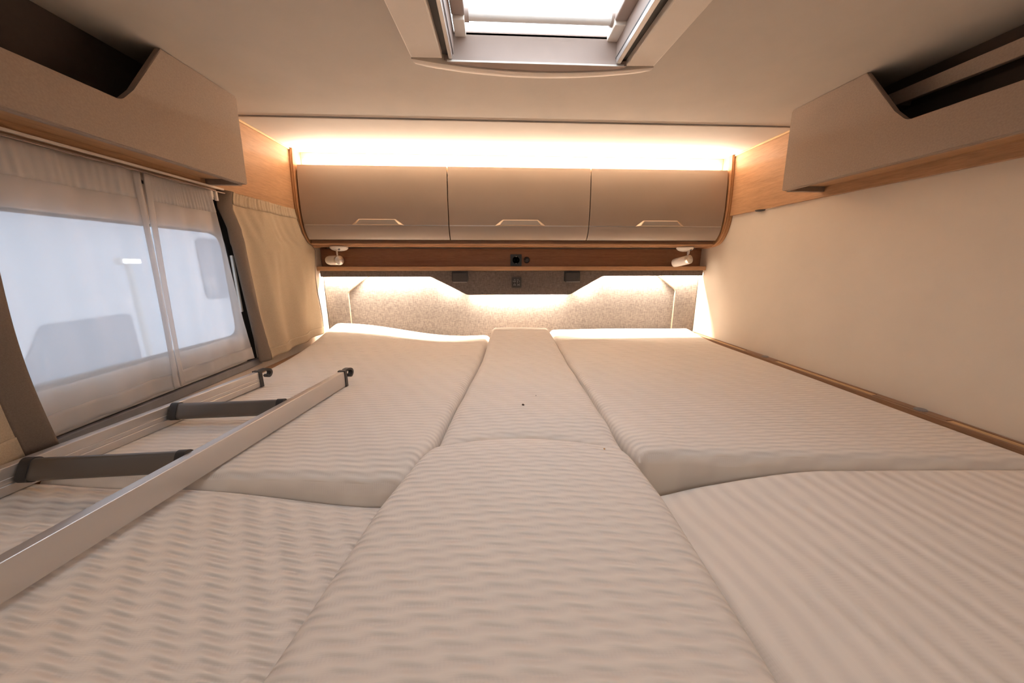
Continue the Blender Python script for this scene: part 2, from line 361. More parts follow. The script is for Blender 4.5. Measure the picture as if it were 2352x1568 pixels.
# ---------------------------------------------------------------- bed base, boards
bb = thing('bed_platform', 'wooden bed box under the mattress sections', 'bed', (.12, .85, FLOOR))
link('base_box', B(XL+.001, XR-.001, -.20, YB-.001, FLOOR, -.520), M['wood_x'], bb)
link('slat_board', B(XL+.001, XR-.001, -.20, YB-.001, -.520, -.500), M['ply'], bb)
# right edge board with milled vent slots and screw caps
rb = thing('bed_side_board', 'long slotted wooden edge board along the bare right wall', 'board', (1.14, .9, -.5))
ya, slots = -.20, [(.28, .735), (.905, 1.275), (1.345+.10, 1.86)]
bmr = bmesh.new(); bx(bmr, 1.118, 1.155, -.2, 1.895, -.499, -.395)
bx(bmr, 1.147, 1.155, -.2, 1.895, -.395, -.383); bx(bmr, 1.118, 1.1265, -.2, 1.895, -.395, -.3835)
e = [-.2] + [v for s in slots for v in s] + [1.895]
for i in range(0, len(e), 2): bx(bmr, 1.128, 1.147, e[i], e[i+1], -.395, -.383)
link('board', bmr, M['wood_board'], rb)
for a, b in slots: link('slot_floor', B(1.1285, 1.1465, a+.002, b-.002, -.3945, -.3845, bev=.001), M['ply'], rb)
for y in (.795, 1.335): link('screw_cap', lathe(bmesh.new(), (1.140, y, -.383), (0, 0, 1), [(0, .013), (.002, .0128), (.0035, .011), (.004, .0)]), M['mgrey'], rb, smooth=True)
for y in (.728, 1.268, 1.848): link('knot_hole', lathe(bmesh.new(), (1.137, y, -.388), (0, 0, 1), [(0, .008), (.001, .008), (.0015, .0)]), M['dgrey'], rb)
lb = thing('bed_side_ledge', 'dark wooden ledge under the curtained window', 'board', (-.90, .9, -.5))
link('board', B(XL+.001, -.884, -.2, 1.895, -.499, -.400, bev=.002), M['wood_z'], lb)
for y in (.985,): link('hinge_cover', B(XL+.007, -.890, y-.025, y+.025, -.400, -.392, bev=.003), M['dgrey'], lb)

# ---------------------------------------------------------------- mattress sections
def mattress(name, label, left, right, ztop, m, r=.03, thick=.09, vn=60, un=60, backbow=0, frontbow=0, tick=None):
    """left/right: polylines [(v,(x,y))] from v=0 (front) to v=1 (bed head)"""
    def samp(n):
        t = [0, .006, .012, .02, .03, .045, .06]; t += [.06+.88*i/n for i in range(1, n)] + [1-x for x in t[::-1]]; return t
    us, vs = samp(un), samp(vn); bm = bmesh.new(); G = []
    W = abs(right[-1][1][0]-left[-1][1][0]); L = abs(left[-1][1][1]-left[0][1][1])
    def pos(u, v):
        lx, ly = interp([(a, p[0]) for a, p in left], v), interp([(a, p[1]) for a, p in left], v)
        rx, ry = interp([(a, p[0]) for a, p in right], v), interp([(a, p[1]) for a, p in right], v)
        x, y = lx+(rx-lx)*u, ly+(ry-ly)*u
        b = 4*u*(1-u)
        return x, y+backbow*b*sstep(.5, 1, v)+frontbow*b*sstep(.5, 0, v)
    for v in vs:
        row = []
        for u in us:
            du, dv = min(u, 1-u)*W, min(v, 1-v)*L
            a, b = max(0, r-du), max(0, r-dv); h = math.hypot(a, b); uu, vv = u, v
            if h > r:
                s = r/h; na, nb = a*s, b*s
                uu = u+(1 if u < .5 else -1)*(a-na)/W; vv = v+(1 if v < .5 else -1)*(b-nb)/L; h = r
            x, y = pos(uu, vv); z = ztop(x, y)-(r-math.sqrt(max(0, r*r-h*h)))
            row.append(bm.verts.new((x, y, z)))
        G.append(row)
    nu, nv = len(us), len(vs)
    for j in range(nv-1):
        for i in range(nu-1): bm.faces.new((G[j][i], G[j][i+1], G[j+1][i+1], G[j+1][i]))
    loop = [G[0][i] for i in range(nu)] + [G[j][-1] for j in range(1, nv)] + [G[-1][i] for i in range(nu-2, -1, -1)] + [G[j][0] for j in range(nv-2, 0, -1)]
    low = [bm.verts.new((q.co.x, q.co.y, -.4995)) for q in loop]; mid = [bm.verts.new((q.co.x, q.co.y, max(-.4985, q.co.z*.5-.25))) for q in loop]
    n = len(loop)
    for A_, B_ in ((loop, mid), (mid, low)):
        for i in range(n): bm.faces.new((A_[(i+1) % n], A_[i], B_[i], B_[(i+1) % n]))
    bm.faces.new(low[::-1])
    cx = sum(q.co.x for q in loop)/n; cy = sum(q.co.y for q in loop)/n
    o = link(name, bm, m, None, (cx, cy, -.5), smooth=True, angle=80); tag(o, label, 'mattress'); return o
G_ = 'mattress_section'
zRL = lambda x, y: -.388 + .0025*math.sin(23*y+6*x)*sstep(-.35, -.12, x) - .012*sstep(.70, .60, y)*sstep(-.42, -.20, x) + (.078*sstep(-.15, -.90, x)+.004)*math.exp(-(max(0, 1.88-y)/.30)**1.6) - .006*sstep(.75, .6, y)*sstep(-.55, -.2, x) + .003*math.sin(9*x+4*y)
zRR = lambda x, y: -.387 + .030*math.exp(-(max(0, 1.88-y)/.16)**1.6) + .002*sstep(.95, 1.12, x) + .002*math.sin(7*x+5*y) + .006*math.exp(-((x-.36)/.05)**2-((y-.68)/.08)**2)
zCB = lambda x, y: -.378 + .002*math.sin(31*y+9*x)*sstep(1.6, .8, y) + .052*sstep(1.30, 1.79, y) - .010*sstep(.80, .70, y) - .006*((x-.09)/.2)**2
zCF = lambda x, y: -.366 - .012*((x-.04)/.23)**2 - .010*sstep(.62, .70, y)
zFL = lambda x, y: -.398 + .010*sstep(-.70, -.86, x)*sstep(.4, .6, y) - .046*sstep(-.62, -.22, x) - .010*sstep(.50, .62, y)*sstep(-.5, -.2, x) + .003*math.sin(11*x+8*y)
zFR = lambda x, y: -.386 - .016*sstep(1.05, .5, x) - .046*sstep(.66, .28, x)*sstep(.30, .60, y) - .012*sstep(.42, .28, x) + .002*math.sin(9*x-6*y)
mattress(G_, 'large back-left mattress section, between the curtained window and the narrow centre strip',
         [(0, (-.881, .610)), (.35, (-.874, 1.05)), (1, (-.866, 1.885))], [(0, (-.180, .590)), (.12, (-.136, .72)), (.6, (-.060, 1.38)), (1, (-.020, 1.885))], zRL, ribbed('ticking_back_left', 'x', .0160, .07, .0016, 60), r=.035, vn=110, un=60)
mattress(G_, 'large back-right mattress section beside the bare right wall',
         [(0, (.300, .632)), (.1, (.287, .74)), (.6, (.302, 1.45)), (1, (.306, 1.885))], [(0, (1.115, .552)), (1, (1.112, 1.885))], zRR, ribbed('ticking_back_right', 'x', .0160, .07, .0016, 40), r=.028, vn=110, un=60)
mattress(G_, 'narrow tapered centre strip reaching the headboard, with a dark crumb on it',
         [(0, (-.134, .690)), (.6, (-.052, 1.38)), (1, (-.012, 1.790))], [(0, (.284, .654)), (.12, (.284, .78)), (.6, (.297, 1.40)), (1, (.285, 1.790))], zCB, ribbed('ticking_centre_back', 'x', .0155, .06, .0015, 70), r=.022, vn=100, un=40, frontbow=.047)
mattress(G_, 'raised centre foreground mattress section with a curved far edge',
         [(0, (-.245, -.18)), (.45, (-.243, .22)), (.62, (-.222, .35)), (.78, (-.200, .495)), (1, (-.148, .682))],
         [(0, (.268, -.18)), (.45, (.273, .22)), (.62, (.282, .34)), (.80, (.292, .50)), (1, (.284, .645))], zCF, ribbed('ticking_centre_front', 'x', .0150, .056, .0015, 110, depth=.0040), r=.034, vn=70, un=40, backbow=.045)
mattress(G_, 'low front-left mattress section under the aluminium ladder, deep puffy waves',
         [(0, (-.882, -.18)), (1, (-.882, .606))], [(0, (-.250, -.18)), (.55, (-.247, .25)), (.85, (-.212, .47)), (1, (-.185, .588))], zFL, ribbed('ticking_front_left', 'x', .0148, .052, .0021, 84, depth=.0056), r=.028, vn=70, un=50)
mattress(G_, 'front-right mattress section with lengthwise ribs, nearest the right wall',
         [(0, (.273, -.18)), (.5, (.279, .22)), (.68, (.288, .35)), (.86, (.300, .50)), (1, (.310, .600))], [(0, (1.112, -.18)), (1, (1.112, .538))], zFR, ribbed('ticking_front_right', 'y', .0310, .14, .0011, 40, depth=.0042), r=.026, vn=60, un=60, backbow=.01)
def crumb(x, y, z, s, m, label):
    bm = bmesh.new(); bmesh.ops.create_icosphere(bm, subdivisions=2, radius=s)
    for v in bm.verts: v.co *= 1+.35*math.sin(v.co.x*2.1/s+1.3*v.co.y/s); v.co.z *= .6
    bmesh.ops.translate(bm, verts=bm.verts, vec=(x, y, z+s*.5))
    tag(link('crumb', bm, m, None, (x, y, z), smooth=True), label, 'crumb')
crumb(.074, .868, -.377, .0036, M['crumb'], 'dark brown crumb lying on the narrow centre strip')
crumb(.118, .935, -.377, .0013, M['crumb'], 'tiny brown speck behind the dark crumb on the centre strip')
crumb(.222, .625, -.372, .0018, M['ocrumb'], 'tiny orange speck near the far edge of the raised foreground mattress')

# ---------------------------------------------------------------- wood panels on the side walls, overhead lockers
wp = link('wall_panel', B(XL, XL+.015, .40, 1.700, .238, ZC), M['wood_y'], None, (XL, 1.4, .238))
tag(wp, 'wooden wall panel between left locker and the curved cabinet side', 'panel')
wp = link('wall_panel', B(XR-.015, XR, .40, 1.700, .226, ZC, bev=.001), M['wood_y'], None, (XR, 1.4, .226))
tag(wp, 'wooden wall panel right of the cabinet above the bare right wall', 'panel')
pk = link('contact_pad', lathe(bmesh.new(), (1.149, 1.50, .226), (0, 0, -1), [(0, .020), (.002, .020), (.005, .016), (.006, 0)]), M['dgrey'], None, (1.149, 1.50, .226), smooth=True)
tag(pk, 'small round pad under the lower edge of the right wall panel', 'pad')

def locker(label, xf, xw, y0, y1, ny, zb, side, extra=None):
    """xf: front face, xw: wall side, y1: end near the bed head; ny: y of notch corner at the ceiling"""
    t = thing('overhead_locker', label, 'locker', ((xf+xw)/2, (y0+y1)/2, zb))
    s = 1 if xw > xf else -1; th = .015*s
    poly = [(y0, zb), (y1-.012, zb), (y1, ZC-.0005), (ny, ZC-.0005), (ny-.092, .372), (ny-.125, .339), (y0, .337)]
    poly = round_poly(poly, [0, .004, .006, 0, 0, .030, 0], 8)
    bm = prism(bmesh.new(), [(ny-.125+.0, .339) if False else p for p in poly], 'yz', xf, xf+th, bev=.0025)
    link('front_panel', bm, M['locker'], t)
    link('lip', B(min(xf+th*.2, xf+th*1.3), max(xf+th*.2, xf+th*1.3), y0, y1-.02, zb-.002, zb+.010, bev=.003), M['locker'], t)
    xi, xo = sorted((xf+th, xw))
    link('end_panel', prism(bmesh.new(), [(y1-.030, zb-.004), (y1-.014, zb-.004), (y1-.002, ZC-.001), (y1-.018, ZC-.001)], 'yz', xi, xo), M['locker'], t)
    link('bottom_board', B(*sorted((xf+th, xw)), y0, y1-.032, zb+.012, zb+.024), M['wood_y'], t)
    link('back_shade_sheet', B(*sorted((xw-.001*s, xw-.004*s)), y0, y1-.03, zb+.024, ZC-.001), M['locker_shade'], t)  # near-black sheet that paints the shade inside the locker
    link('floor_shade_sheet', B(*sorted((xf+th+.001*s, xw-.004*s)), y0, y1-.032, zb+.0242, zb+.027), M['locker_shade'], t)  # same painted shade, laid over the bottom board
    return t
XP, XQ = XL+.0155, XR-.0155
lk = locker('taupe overhead locker above the curtained window, open notch at top', -.784, XP, -.55, 1.228, .985, .247, -1)
lk2 = locker('taupe overhead locker on the right, above the bare wall', 1.004, XQ, -.55, 1.235, 1.000, .247, 1)
link('inner_rail', B(1.085, 1.100, -.5, 1.02, .416, .452, bev=.002), M['locker'], lk2)
for y in (-.3, .3, 1.0): link('rail_bracket', B(1.100, XQ, y-.01, y+.01, .42, .45), M['locker_in'], lk2)

# ---------------------------------------------------------------- wall cabinet across the bed head
cab = thing('wall_cabinet', 'taupe three-door wall cabinet with curved wooden sides over the bed head', 'cabinet', (.122, 1.80, .09))
outer = [(1.703, ZC), (1.693, .42), (1.687, .34), (1.685, .25), (1.692, .19), (1.708, .145), (1.730, .115), (1.757, .096), (1.80, .086), (1.86, .080)]
def smooth_curve(pts, k=4):
    out = []
    for i in range(len(pts)-1):
        p0, p1, p2, p3 = (Vector(pts[max(0, i-1)]), Vector(pts[i]), Vector(pts[i+1]), Vector(pts[min(len(pts)-1, i+2)]))
        for j in range(k):
            t = j/k; out.append(tuple(.5*((2*p1)+(p2-p0)*t+(2*p0-5*p1+4*p2-p3)*t*t+(3*p1-p0-3*p2+p3)*t**3)))
    return out+[tuple(pts[-1])]
oc = smooth_curve(outer)
for x0, x1 in ((XL+.0005, XL+.030), (XR-.030, XR-.0005)):
    sp = link('side_panel', prism(bmesh.new(), oc+[(1.92, .080), (1.92, ZC-.0005)][0:2], 'yz', x0, x1, bev=.002), M['wood_z'], cab, smooth=True, angle=30)
    # light laminated edge lines along the front of the curved side
    for q in (.25, .75):
        xm = x0+(x1-x0)*q; bm = bmesh.new(); A_ = [(y-.0006, z-.0004) for y, z in oc[:-6]]; C_ = [(y+.002, z+.001) for y, z in oc[:-6]]
        prism(bm, A_+C_[::-1], 'yz', xm-.0008, xm+.0008); link('edge_line', bm, M['ply'], sp)
CX0, CX1 = XL+.031, XR-.031
link('bottom_board', B(CX0, CX1, 1.775, 1.92, .086, .100, bev=.001), M['wood_x'], cab)
link('front_rail', B(CX0+.004, CX1-.004, 1.752, 1.790, .0905, .100, bev=.003), M['wood_x'], cab)
link('groove_rail', B(CX0+.004, CX1-.004, 1.762, 1.790, .100, .112), M['wood_back'], cab)
link('top_batten', B(CX0, CX1, 1.765, 1.780, .415, ZC-.0015, bev=.001), M['wood_x'], cab)
link('batten_gap', B(CX0, CX1, 1.7635, 1.770, ZC-.0015, ZC-.0005), M['wood_back'], cab)
link('cabinet_top', B(CX0, CX1, 1.720, 1.765, .405, .415), M['white'], cab)
link('cabinet_back', B(CX0, CX1, 1.905, 1.920, .100, .415), M['wood_x'], cab)
link('led_strip', B(CX0+.01, CX1-.01, 1.750, 1.757, .4155, .420), M['led'], cab)
dprof = [(1.711, .434), (1.703, .38), (1.698, .31), (1.697, .25), (1.703, .179)]
dlow = [(1.7035, .174), (1.713, .148), (1.726, .128), (1.741, .114)]
gaps = [CX0+.004, -.2095, .4590, CX1-.004]
for i in range(3):
    x0, x1 = gaps[i]+.0022, gaps[i+1]-.0022
    pf = smooth_curve(dprof, 5); back = [(y+.016, z) for y, z in pf[::-1]]
    d = link('door', prism(bmesh.new(), pf+back, 'yz', x0, x1, bev=.0012), M['door'], cab, smooth=True, angle=30)
    pf2 = smooth_curve(dlow, 5); back2 = [(y+.012, z+.006) for y, z in pf2[::-1]]
    link('grip_strip', prism(bmesh.new(), pf2+back2, 'yz', x0, x1, bev=.0008), M['strip'], d, smooth=True, angle=30)
    link('groove', B(x0, x1, 1.706, 1.716, .172, .181), M['alu'], d)
    hx = [(-.538, 0), (.128, 0), (.808, 0)][i][0]
    # pull: a trapezoidal bright rim around a slanted satin plate
    bm = bmesh.new(); yb, yf = 1.7015, 1.6885
    o_ = [(hx-.121, .1765), (hx+.121, .1765), (hx+.084, .2035), (hx-.084, .2035)]
    i_ = [(hx-.100, .1795), (hx+.100, .1795), (hx+.080, .2010), (hx-.080, .2010)]
    yo = [1.7025, 1.7025, 1.6985, 1.6985]; yi = [1.6900, 1.6900, 1.6950, 1.6950]
    V0 = [bm.verts.new((x, y+.004, z)) for (x, z), y in zip(o_, yo)]; V1 = [bm.verts.new((x, y-.001, z)) for (x, z), y in zip(o_, yo)]; V2 = [bm.verts.new((x, y, z)) for (x, z), y in zip(i_, yi)]
    for k in range(4):
        n = (k+1) % 4; bm.faces.new((V0[k], V0[n], V1[n], V1[k])); bm.faces.new((V1[k], V1[n], V2[n], V2[k]))
    bm.faces.new(V2); bm.faces.new(V0[::-1]); h = link('handle', bm, M['champagne'], d); h['label'] = 'satin metal trapezoid door pull'
    bm = bmesh.new(); c_ = [(hx-.096, .1805), (hx+.096, .1805), (hx+.079, .2000), (hx-.079, .2000)]; yc = [1.6895, 1.6895, 1.6944, 1.6944]
    F = [bm.verts.new((x, y-.0008, z)) for (x, z), y in zip(c_, yc)]; K = [bm.verts.new((x, y+.001, z)) for (x, z), y in zip(c_, yc)]
    bm.faces.new(F); bm.faces.new(K[::-1])
    for k in range(4): n = (k+1) % 4; bm.faces.new((F[k], F[n], K[n], K[k]))
    # handle plate is a sub-part of the door beside the rim
    link('handle_plate', bm, M['plate'], d)

# ---------------------------------------------------------------- shelf with wooden back
sh = thing('wall_shelf', 'narrow wooden shelf with wooden back panel below the wall cabinet', 'shelf', (.12, 1.88, -.035))
link('back_panel', B(XL+.001, XR-.001, 1.908, 1.9245, -.012, .0795), M['wood_back'], sh)
link('shelf_board', B(XL+.001, XR-.001, 1.846, 1.9245, -.0345, -.0125, bev=.002), M['wood_x'], sh)

# sockets on the back panel
so = thing('power_socket', 'square black power socket on the wooden back panel', 'socket', (.120, 1.908, -.012))
link('cover_plate', prism(bmesh.new(), round_poly([(.090, -.010), (.151, -.010), (.151, .051), (.090, .051)], .003), 'xz', 1.900, 1.908, bev=.0012), M['black'], so)
link('socket_well', lathe(bmesh.new(), (.1205, 1.9002, .0205), (0, -1, 0), [(0, .021), (.001, .0205), (.001, .019), (.0002, .0185), (.0002, 0)]), M['black'], so, smooth=True)
for dx in (-.0095, .0095): link('pin_hole', rod(bmesh.new(), (.1205+dx, 1.8995, .0205), (.1205+dx, 1.9005, .0205), .0025, seg=12), M['black'], so)
for dz in (-.018, .018): link('earth_contact', B(.1190, .1220, 1.8975, 1.8995, .0205+dz-.0012, .0205+dz+.0012), M['steel'], so)
us = thing('usb_socket', 'small round black charging socket right of the square power socket', 'socket', (.179, 1.908, .021))
link('cover_ring', lathe(bmesh.new(), (.179, 1.908, .021), (0, -1, 0), [(0, .0165), (.005, .0165), (.007, .014), (.006, .0125), (.005, 0)]), M['black'], us, smooth=True)
link('port', B(.173, .185, 1.9005, 1.9035, .0215, .0255), M['mgrey'], us)

# ---------------------------------------------------------------- valance with clips and touch panel
va = thing('fabric_valance', 'dark grey fabric valance with a lowered centre, lights behind it', 'valance', (.12, 1.87, -.165))
bot = round_poly([VAL[0], (-.335, -.066), (-.145, -.163), (.415, -.163), (.590, -.064), VAL[-1], (1.150, -.035), (-.905, -.035)], [0, .05, .05, .05, .05, 0, 0, 0], 8)
link('valance_panel', prism(bmesh.new(), bot, 'xz', 1.860, 1.874, bev=.0018), M['valance'], va)
link('led_channel', B(-.90, 1.145, 1.874, 1.9015, -.0385, -.0355), M['white'], va)
for a, b in ((0, 1), (3, 4), (6, 7), (9, 10), (12, 13)):
    p, q = VAL[a], VAL[b]; L = math.hypot(q[0]-p[0], q[1]-p[1]); nx, nz = -(q[1]-p[1])/L, (q[0]-p[0])/L
    bm = prism(bmesh.new(), [(p[0]+nx*.021, p[1]+nz*.021), (q[0]+nx*.021, q[1]+nz*.021), (q[0]+nx*.025, q[1]+nz*.025), (p[0]+nx*.025, p[1]+nz*.025)], 'xz', 1.8745, 1.892)
    link('led_carrier', bm, M['white'], va)
def clip(x0, x1, label):
    t = thing('reading_light_box', label, 'light', ((x0+x1)/2, 1.86, -.095))
    link('housing', B(x0, x1, 1.836, 1.8595, -.094, -.046, bev=.002), M['dgrey'], t)
    link('lower_lip', B(x0+.001, x1-.001, 1.834, 1.840, -.0955, -.0915, bev=.001), M['mgrey'], t)
    link('back_tab', B(x0-.006, x1+.004, 1.8590, 1.8599, -.090, -.038), M['black'], t)
clip(-.217, -.142, 'dark box on the valance left of the touch panel')
clip(.384, .461, 'dark box on the valance right of the touch panel')
tp = thing('touch_panel', 'small black control panel with pale symbols in the middle of the valance', 'control panel', (.121, 1.86, -.126))
link('frame', prism(bmesh.new(), round_poly([(.0935, -.1255), (.1475, -.1255), (.1475, -.0695), (.0935, -.0695)], .006), 'xz', 1.853, 1.8597, bev=.001), M['dgrey'], tp)
link('button_plate', prism(bmesh.new(), round_poly([(.0985, -.1205), (.1425, -.1205), (.1425, -.0745), (.0985, -.0745)], .004), 'xz', 1.8515, 1.854, bev=.0008), M['black'], tp)
bm = bmesh.new(); cx, cz = .1205, -.0975
def seg(x, z, w_, h_): bx(bm, cx+x-w_/2, cx+x+w_/2, 1.8509, 1.8514, cz+z-h_/2, cz+z+h_/2)
for sx in (-.013, .013 if False else .0):
    pass
seg(-.0105, .0165, .009, .0012); seg(-.0105, .014, .005, .0012)                                # lamp sign
for k in range(5): seg(-.019+.0035*k, .007, .0012, .006)
seg(-.012, .0045, .005, .001)
for k in range(10):                                                                              # round clock sign
    a = 2*math.pi*k/10; seg(.0065+.0042*math.cos(a), .0140+.0042*math.sin(a), .0014, .0014)
seg(.0065, .015, .001, .004); seg(.0045, .004, .004, .004); seg(.0165, .007, .0012, .006); seg(.0150, .008, .002, .001)
for x in (-.0105, .0045, .0165): seg(x, -.0035, .004 if x < 0 else .0028, .0022)
for x0 in (-.0105, .0105):
    seg(x0, -.0105, .013, .0012)
    for dx in (-.006, -.002, .002, .006): seg(x0+dx, -.0135, .0011, .0045)
link('symbols', bm, M['print_'], tp)

# ---------------------------------------------------------------- headboard
hbd = thing('headboard', 'grey-brown woven fabric headboard with raised side wings', 'headboard', (.12, 1.91, -.5))
link('center_panel', B(-.86, 1.10, 1.913, 1.9235, -.499, -.0365, bev=.001), M['board'], hbd)
def wing(s, x_out, x_in, xt, zk):
    poly = [(x_out, -.499), (x_in, -.499), (x_in, zk), (xt, -.045), (xt, -.0365), (x_out, -.0365)]
    poly = round_poly(poly, [0, 0, .02, 0, 0, 0], 8); w_ = link('side_wing', prism(bmesh.new(), poly, 'xz', 1.902, 1.9128, bev=.0015), M['board'], hbd)
    # light ply edge along the inner side
    d = .0022*s; e1 = [p for p in poly[1:-2]]; e2 = [(p[0]+d, p[1]) for p in e1]
    link('ply_edge', prism(bmesh.new(), e1+e2[::-1], 'xz', 1.9035, 1.9126), M['edge_ply'], w_)
wing(1, XL+.004, -.792, -.655, -.150); wing(-1, XR-.004, 1.030, .895, -.145)

# ---------------------------------------------------------------- spot lamps under the cabinet
def spot(label, base, ball, axis):
    t = thing('spot_lamp', label, 'lamp', base, 'white reading spots under the cabinet')
    bz = Vector(base); ax = Vector(axis).normalized(); c = Vector(ball)
    link('base', lathe(bmesh.new(), bz, (0, 0, -1), [(0, .040), (.004, .0425), (.010, .041), (.017, .034), (.022, .022), (.024, .010), (.0243, 0)], 32), M['white'], t, smooth=True, )
    sl = link('base_slot', rod(bmesh.new(), bz+Vector((.012, -.030, -.013)), bz+Vector((.012, -.0345, -.0155)), .006, seg=16), M['mgrey'], t)
    st = Vector((c.x+ .0, c.y, bz.z-.022))
    link('stem', rod(bmesh.new(), st, Vector((st.x, st.y, c.z+.019)), .0042, seg=16), M['steel'], t, smooth=True)
    link('stem_clip', B(st.x-.0015, st.x+.0055, st.y-.007, st.y-.003, c.z+.030, c.z+.052, bev=.001), M['steel'], t)
    link('lamp_body', lathe(bmesh.new(), c+ax*-.004, ax, [(0, .0195), (.002, .0228), (.018, .0228), (.070, .0228), (.084, .0207), (.089, .014), (.090, .008), (.086, .0)], 36), M['white'], t, smooth=True)
    cp = link('end_cap', lathe(bmesh.new(), c-ax*.018, ax, [(0, .0), (.0, .0200), (.0015, .0222), (.012, .0231), (.0145, .0231), (.0145, 0)], 36), M['steel'], t, smooth=True); cp['label'] = 'brushed metal end cap with switch'
    side = ax.cross(Vector((0, 0, 1))).normalized()
    link('switch', rod(bmesh.new(), c-ax*.0185-side*.003, c-ax*.0205+side*.011+Vector((0, 0, .001)), .002, seg=10), M['steel'], cp)
spot('white spot lamp under the left end of the cabinet, turned to the left', (-.768, 1.800, .0859), (-.770, 1.775, .018), (-.80, .60, .0))
spot('white spot lamp under the right end of the cabinet, tilted down leftwards', (1.000, 1.800, .0861), (1.004, 1.775, .020), (-.36, .91, -.20))

# ---------------------------------------------------------------- curtains
def sheet(name, fn, nu, nv, m, parent, th=.0012):
    bm = bmesh.new(); G = [[bm.verts.new(fn(i/nu, j/nv)) for i in range(nu+1)] for j in range(nv+1)]
    for j in range(nv):
        for i in range(nu): bm.faces.new((G[j][i], G[j][i+1], G[j+1][i+1], G[j+1][i]))
    o = link(name, bm, m, parent, smooth=True, angle=80)
    md = o.modifiers.new('thickness', 'SOLIDIFY'); md.thickness = th; md.offset = 0; return o
# rail
cr = thing('curtain_rail', 'slim white curtain rail under the left locker', 'rail', (-.89, .9, .236))
link('rail', B(XL+.016, XL+.023, -.2, 1.262, .2375, .2435, bev=.001), M['cream'], cr)
link('rail', B(XL+.016, XL+.024, -.2, 1.262, .2275, .2300, bev=.0008), M['pink'], cr)
for y in (1.205, 1.225): link('runner', B(XL+.016, XL+.024, y-.004, y+.004, .200, .2275, bev=.001), M['white'], cr)
# right beige curtain: u from window edge to bed head, v from bottom to top
def rc(u, v):
    z = -.365+.020*u + (.240-(-.365+.020*u))*v
    yl = interp([(0, 1.292), (.15, 1.285), (.5, 1.272), (.80, 1.262), (.90, 1.238), (.96, 1.245), (1, 1.256)], v)
    yr = interp([(-.34, 1.760), (-.10, 1.792), (.070, 1.806), (.088, 1.78), (.10, 1.742), (.14, 1.700), (.19, 1.684), (.25, 1.679)], z)
    y = yl+(yr-yl)*u
    amp = .0035+.007*(1-v)*v*2+.004*(1-v)
    x = XL+.024+.010*(1-v) + amp*1.15*math.sin(17*u+2.6*math.sin(3*v+2*u)+1.0)*sstep(0, .1, u) + .0015*math.sin(55*u+3*v)*v
    x += .020*math.exp(-((u-.05)/.05)**2)*(1-.5*v) - .006*sstep(.85, 1, v)
    if z > .06: x = min(x, XL+.030)
    x = min(x, -.8705)
    return (max(x, XL+.008 if z < .235 else XL+.018), y, z)
cu = thing('curtain', 'beige opaque curtain drawn to the right of the window, beside the bed head', 'curtain', (-.885, 1.5, -.37))
sheet('curtain_cloth', lambda u, v: rc(.085+.895*u, v), 110, 60, M['curtain'], cu)
sheet('border', lambda u, v: (rc(.085*u, v)[0]-.020*(1-u)**2, rc(.085*u, v)[1]-.0, rc(.085*u, v)[2]), 10, 60, M['border'], cu)
sheet('border', lambda u, v: (rc(.98+.02*u, v)[0]-.003*u, rc(.98+.02*u, v)[1]+.003, rc(.98+.02*u, v)[2]), 3, 60, M['border'], cu)
sheet('hem', lambda u, v: (rc(.085+.895*u, .062*v)[0]+.0016, *rc(.085+.895*u, .062*v)[1:]), 110, 6, M['curtain'], cu, .002)
sheet('heading_tape', lambda u, v: (rc(.085+.895*u, .93+.07*v)[0]+.0016+.001*math.sin(160*u), *rc(.085+.895*u, .93+.07*v)[1:]), 160, 5, M['curtain'], cu, .002)
# left beige curtain (only its bed-side part is in view)
def lc(u, v):
    z = -.352+(.225+.352)*v; y = .45+.218*u - .010*math.sin(5*v)*u
    x = XL+.028+.006*math.sin(14*u+1.5*v)+.004*(1-v)
    return (x, y, z)
cu = thing('curtain', 'beige opaque curtain at the left edge of the photo, wide taupe border', 'curtain', (-.885, .4, -.37))
sheet('curtain_cloth', lambda u, v: lc(.80*u, v), 80, 40, M['curtain'], cu)
sheet('border', lambda u, v: lc(.80+.20*u, v), 8, 40, M['border'], cu)
sheet('hem', lambda u, v: (lc(.80*u, .07*v)[0]+.0018, *lc(.80*u, .07*v)[1:]), 80, 5, M['curtain'], cu, .002)
# sheers
def sheer(label, y0t, y1t, y0b, y1b, ph, zt=.226, zb=-.338):
    def f(u, v):
        z = zb+(zt-zb)*v; y = (y0b+(y1b-y0b)*u)*(1-v)+(y0t+(y1t-y0t)*u)*v
        e = min(u, 1-u)*abs(y1t-y0t)
        x = XL+.017+.0035*math.sin(40*y+ph+2*v)+.0022*math.sin(95*y+3*ph)+.005*math.exp(-(e/.012)**2)
        return (x, y, z)
    t = thing('sheer_curtain', label, 'curtain', (-.895, (y0b+y1b)/2, zb))
    sheet('voile', f, 90, 40, M['sheer'], t, .0002)
    sheet('hem', lambda u, v: (f(u, .075*v)[0]+.0012, *f(u, .075*v)[1:]), 90, 5, M['sheer_hem'], t, .0003)
    sheet('heading_tape', lambda u, v: (f(u, .885+.115*v)[0]+.0016+.0012*math.sin(130*u), *f(u, .885+.115*v)[1:]), 130, 6, M['sheer_hem'], t, .0003)
    return f, t
f, t = sheer('sheer white curtain covering the near, larger half of the window', .64, .982, .64, .955, .3)
def edge(u, v): p = f(.958+.042*u, v); return (p[0]+.004+.003*math.sin(3*u), p[1]-.002, p[2])
sheet('folded_edge', edge, 8, 40, M['sheer_hem'], t, .0003)
f2, t2 = sheer('sheer white curtain over the far part of the window, beside the right beige curtain', .990, 1.195, .962, 1.262, 2.1)
sheet('folded_edge', lambda u, v: (f2(.07*u, v)[0]+.003, *f2(.07*u, v)[1:]), 8, 40, M['sheer_hem'], t2, .0003)

